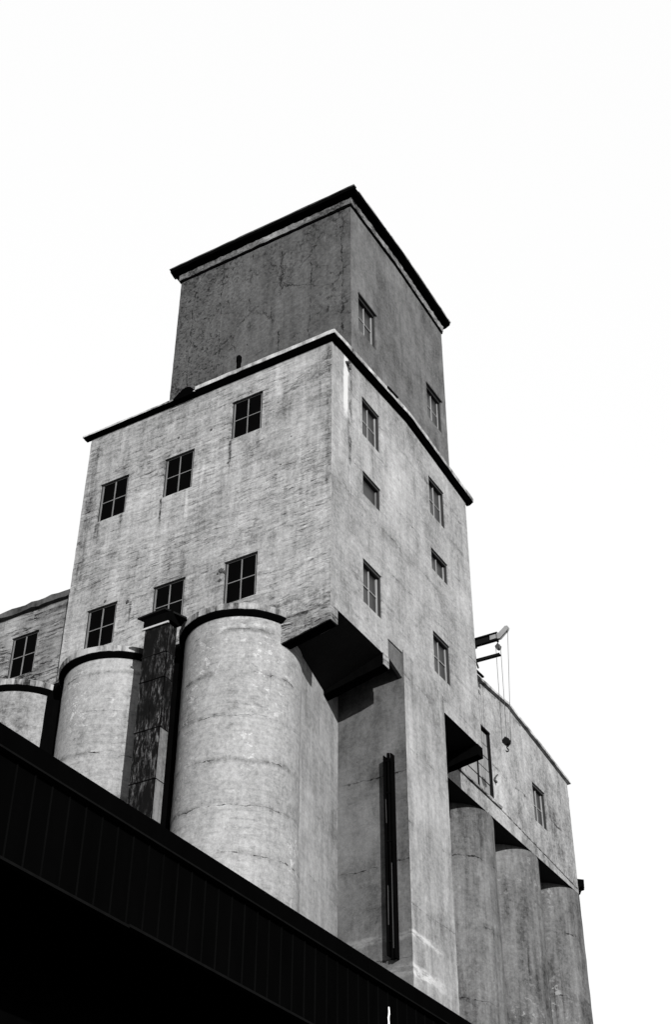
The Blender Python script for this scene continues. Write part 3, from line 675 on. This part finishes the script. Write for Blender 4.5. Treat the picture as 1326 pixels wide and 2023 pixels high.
# ------------------------------------------------------------------ hoist on the right building
HY = 13.0
hoist = thing('hoist_boom', 'steel hoist boom with bent sheave head projecting past the right edge of the tower', 'hoist', (-1.03, HY, 0))
hb = lambda p: Vector(p) - Vector((-1.03, HY, 0))
bm = bmesh.new()
for dz in (.15, -.15): bar(bm, hb((-2.6, HY, .90 + dz)), hb((.02, HY, .88 + dz)), .16, .05)
bar(bm, hb((-2.6, HY, .90)), hb((.02, HY, .88)), .03, .26)
obj('boom', bm, M['steel'], hoist)
bm = bmesh.new(); box(bm, *[c for c in (.0 + .72, .0 + .98)], -.05, .05, .79, .98); obj('gusset', bm, M['greysteel'], hoist)
bm = bmesh.new()
for dy in (-.055, .055):
    ring = []
    pts = [(.0, .74), (.12, .72), (.48, 1.02), (.52, 1.12), (.48, 1.2), (.38, 1.22), (.06, .98), (.0, 1.02)]
    A = [bm.verts.new(hb((x, HY + dy - .012, z))) for x, z in pts]; B = [bm.verts.new(hb((x, HY + dy + .012, z))) for x, z in pts]
    bm.faces.new(A); bm.faces.new(B[::-1])
    for i in range(len(pts)): bm.faces.new((A[i], A[(i + 1) % len(pts)], B[(i + 1) % len(pts)], B[i]))
bmesh.ops.recalc_face_normals(bm, faces=bm.faces)
obj('sheave_head', bm, M['greysteel'], hoist)
bm = bmesh.new(); tube(bm, hb((.39, HY - .04, 1.1)), hb((.39, HY + .04, 1.1)), .085, 14); obj('sheave', bm, M['steel'], hoist)
bm = bmesh.new()
bar(bm, hb((-2.2, HY, .05)), hb((.07, HY, .0)), .13, .05); bar(bm, hb((-2.2, HY, .12)), hb((.03, HY, .07)), .02, .09)
obj('lower_beam', bm, M['steel'], hoist)
bm = bmesh.new()
bar(bm, hb((-1.03, HY, .8)), hb((-1.0, HY, .05)), .05); bar(bm, hb((-.98, HY, .0)), hb((-.93, HY + .05, -.28)), .05)
bar(bm, hb((-2.0, HY, .8)), hb((-2.0, HY, -.2)), .08); bar(bm, hb((-2.2, HY, .0)), hb((-2.2, HY, -.2)), .08)
bar(bm, hb((-1.12, HY, .66)), hb((-.92, HY, .66)), .10, .05)
obj('strut', bm, M['steel'], hoist)
bm = bmesh.new(); bar(bm, hb((-1.30, HY - .6, -.02)), hb((-1.30, 14.3, .08)), .09, .07); bar(bm, hb((-1.6, HY, -.02)), hb((-1.3, HY, -.02)), .08); obj('base_rail', bm, M['steel'], hoist)

def block(name, label, cat, top, size, hook):
    t = thing(name, label, cat, top)
    bm = bmesh.new()
    for dy in (-.3, .3):
        pts = [(0, .0), (.5, -.45), (.42, -.85), (.0, -1.25), (-.42, -.85), (-.5, -.45)]
        A = [bm.verts.new((x * size, (dy - .07) * size, z * size)) for x, z in pts]; B = [bm.verts.new((x * size, (dy + .07) * size, z * size)) for x, z in pts]
        bm.faces.new(A); bm.faces.new(B[::-1])
        for i in range(6): bm.faces.new((A[i], A[(i + 1) % 6], B[(i + 1) % 6], B[i]))
    bmesh.ops.recalc_face_normals(bm, faces=bm.faces)
    obj('cheek', bm, M['rust'] if not hook else M['steel'], t)
    bm = bmesh.new(); tube(bm, (0, -.2 * size, -.62 * size), (0, .2 * size, -.62 * size), .42 * size, 14); obj('sheave', bm, M['greysteel'] if not hook else M['steel'], t)
    if hook:
        bm = bmesh.new(); pr = None
        path = [(0, -1.2), (0, -1.5), (.06, -1.65), (.16, -1.8), (.15, -1.98), (.02, -2.08), (-.12, -2.0), (-.15, -1.86)]
        for (x0, z0), (x1, z1) in zip(path, path[1:]): tube(bm, (x0 * size, 0, z0 * size), (x1 * size, 0, z1 * size), .085 * size, 8)
        obj('hook', bm, M['steel'], t)
    else:
        bm = bmesh.new(); tube(bm, (0, 0, .0), (0, 0, .75 * size), .09 * size, 8); tube(bm, (0, 0, .5 * size), (0, 0, .85 * size), .22 * size, 8); obj('shackle', bm, M['steel'], t)
    return t
up_b = block('pulley_block', 'small grey pulley block hanging from the hoist boom against the white sky', 'pulley', (.0, HY, .52), .22, False)
lo_b = block('hook_block', 'black pulley block with hook hanging on three ropes before the pale right building', 'hook block', (.03, HY, -3.62), .29, True)
bm = bmesh.new()
o3 = Vector((.03, HY, -3.62))
for a, b in (((-.10, HY, .38), (-.14, HY, -3.80)), ((.10, HY, .38), (.03, HY + .05, -3.66)), ((.46, HY, 1.08), (.20, HY, -3.80))):
    tube(bm, Vector(a) - o3, Vector(b) - o3, .011, 6)
obj('rope', bm, M['rope'], lo_b)

# ------------------------------------------------------------------ black clad shed in front
SX, SY0, SY1 = 11.235, -34.0, -9.0
shed = thing('clad_shed', 'black sheet clad shed with long eave fascia filling the lower left foreground', 'shed', (SX, -22, GZ))
SL = shed.location
def sbox(name, x0, x1, y0, y1, z0, z1, mat, parent=shed):
    bm = bmesh.new(); box(bm, x0 - SL.x, x1 - SL.x, y0 - SL.y, y1 - SL.y, z0 - SL.z, z1 - SL.z); return obj(name, bm, mat, parent)
sbox('roof', SX - 9, SX + .02, SY0, SY1, -23.97, -23.915, M['black_clad'])
sbox('fascia', SX - .03, SX + .06, SY0, SY1, -24.05, -23.89, M['black_clad'])
sbox('fascia_trim', SX + .0, SX + .065, SY0, SY1, -24.068, -24.052, M['black_seam'])
pm = None; y = SY0; pitch = .205
while y < SY1 - .01:
    bm_need = pm is None
    if bm_need:
        bm = bmesh.new(); box(bm, -.03, .0, .005, pitch - .005, 0, .745); box(bm, -.004, .010, pitch - .010, pitch + .0, .0, .745, 1)
        pm = obj('siding_panel', bm, [M['black_clad'], M['black_seam2']], shed); pm.location = Vector((SX, y, -24.82)) - SL
    else:
        o = pm.copy(); COL.objects.link(o); o.parent = shed; o.location = Vector((SX + rnd.uniform(-.003, .003), y, -24.82)) - SL
    y += pitch
ys = SY0
for y0_, y1_, dz in ((SY0, -22.09, 0), (-22.09, -15.6, .012), (-15.6, SY1, .0)):
    sbox('bottom_trim', SX - .03, SX + .03, y0_, y1_ - .004, -24.845 + dz, -24.823 + dz, M['black_seam'])
sbox('canopy_soffit', SX - 1.2, SX - .031, SY0, SY1, -24.80, -24.76, M['black_clad'])
sbox('lower_wall', SX - 8.9, SX - 1.2, SY0, SY1, GZ, -24.0, M['black_clad'])
bm = bmesh.new(); zz = [(-17.815, -24.235, .004), (-17.81, -24.29, .008), (-17.825, -24.35, .007), (-17.82, -24.40, .008), (-17.83, -24.46, .004)]
rowsv = []
for y_, z_, w_ in zz:
    rowsv.append([bm.verts.new(Vector((SX + dx, y_ + sgn * w_, z_)) - SL) for dx, sgn in ((.013, -1), (.022, -1), (.022, 1), (.013, 1))])
for a, b in zip(rowsv, rowsv[1:]):
    for k in range(4): bm.faces.new((a[k], a[(k + 1) % 4], b[(k + 1) % 4], b[k]))
bm.faces.new(rowsv[0]); bm.faces.new(rowsv[-1][::-1]); bmesh.ops.recalc_face_normals(bm, faces=bm.faces)
w = obj('torn_strip', bm, M['whitepaint'], shed); w['label'] = 'white torn strip on the black siding'
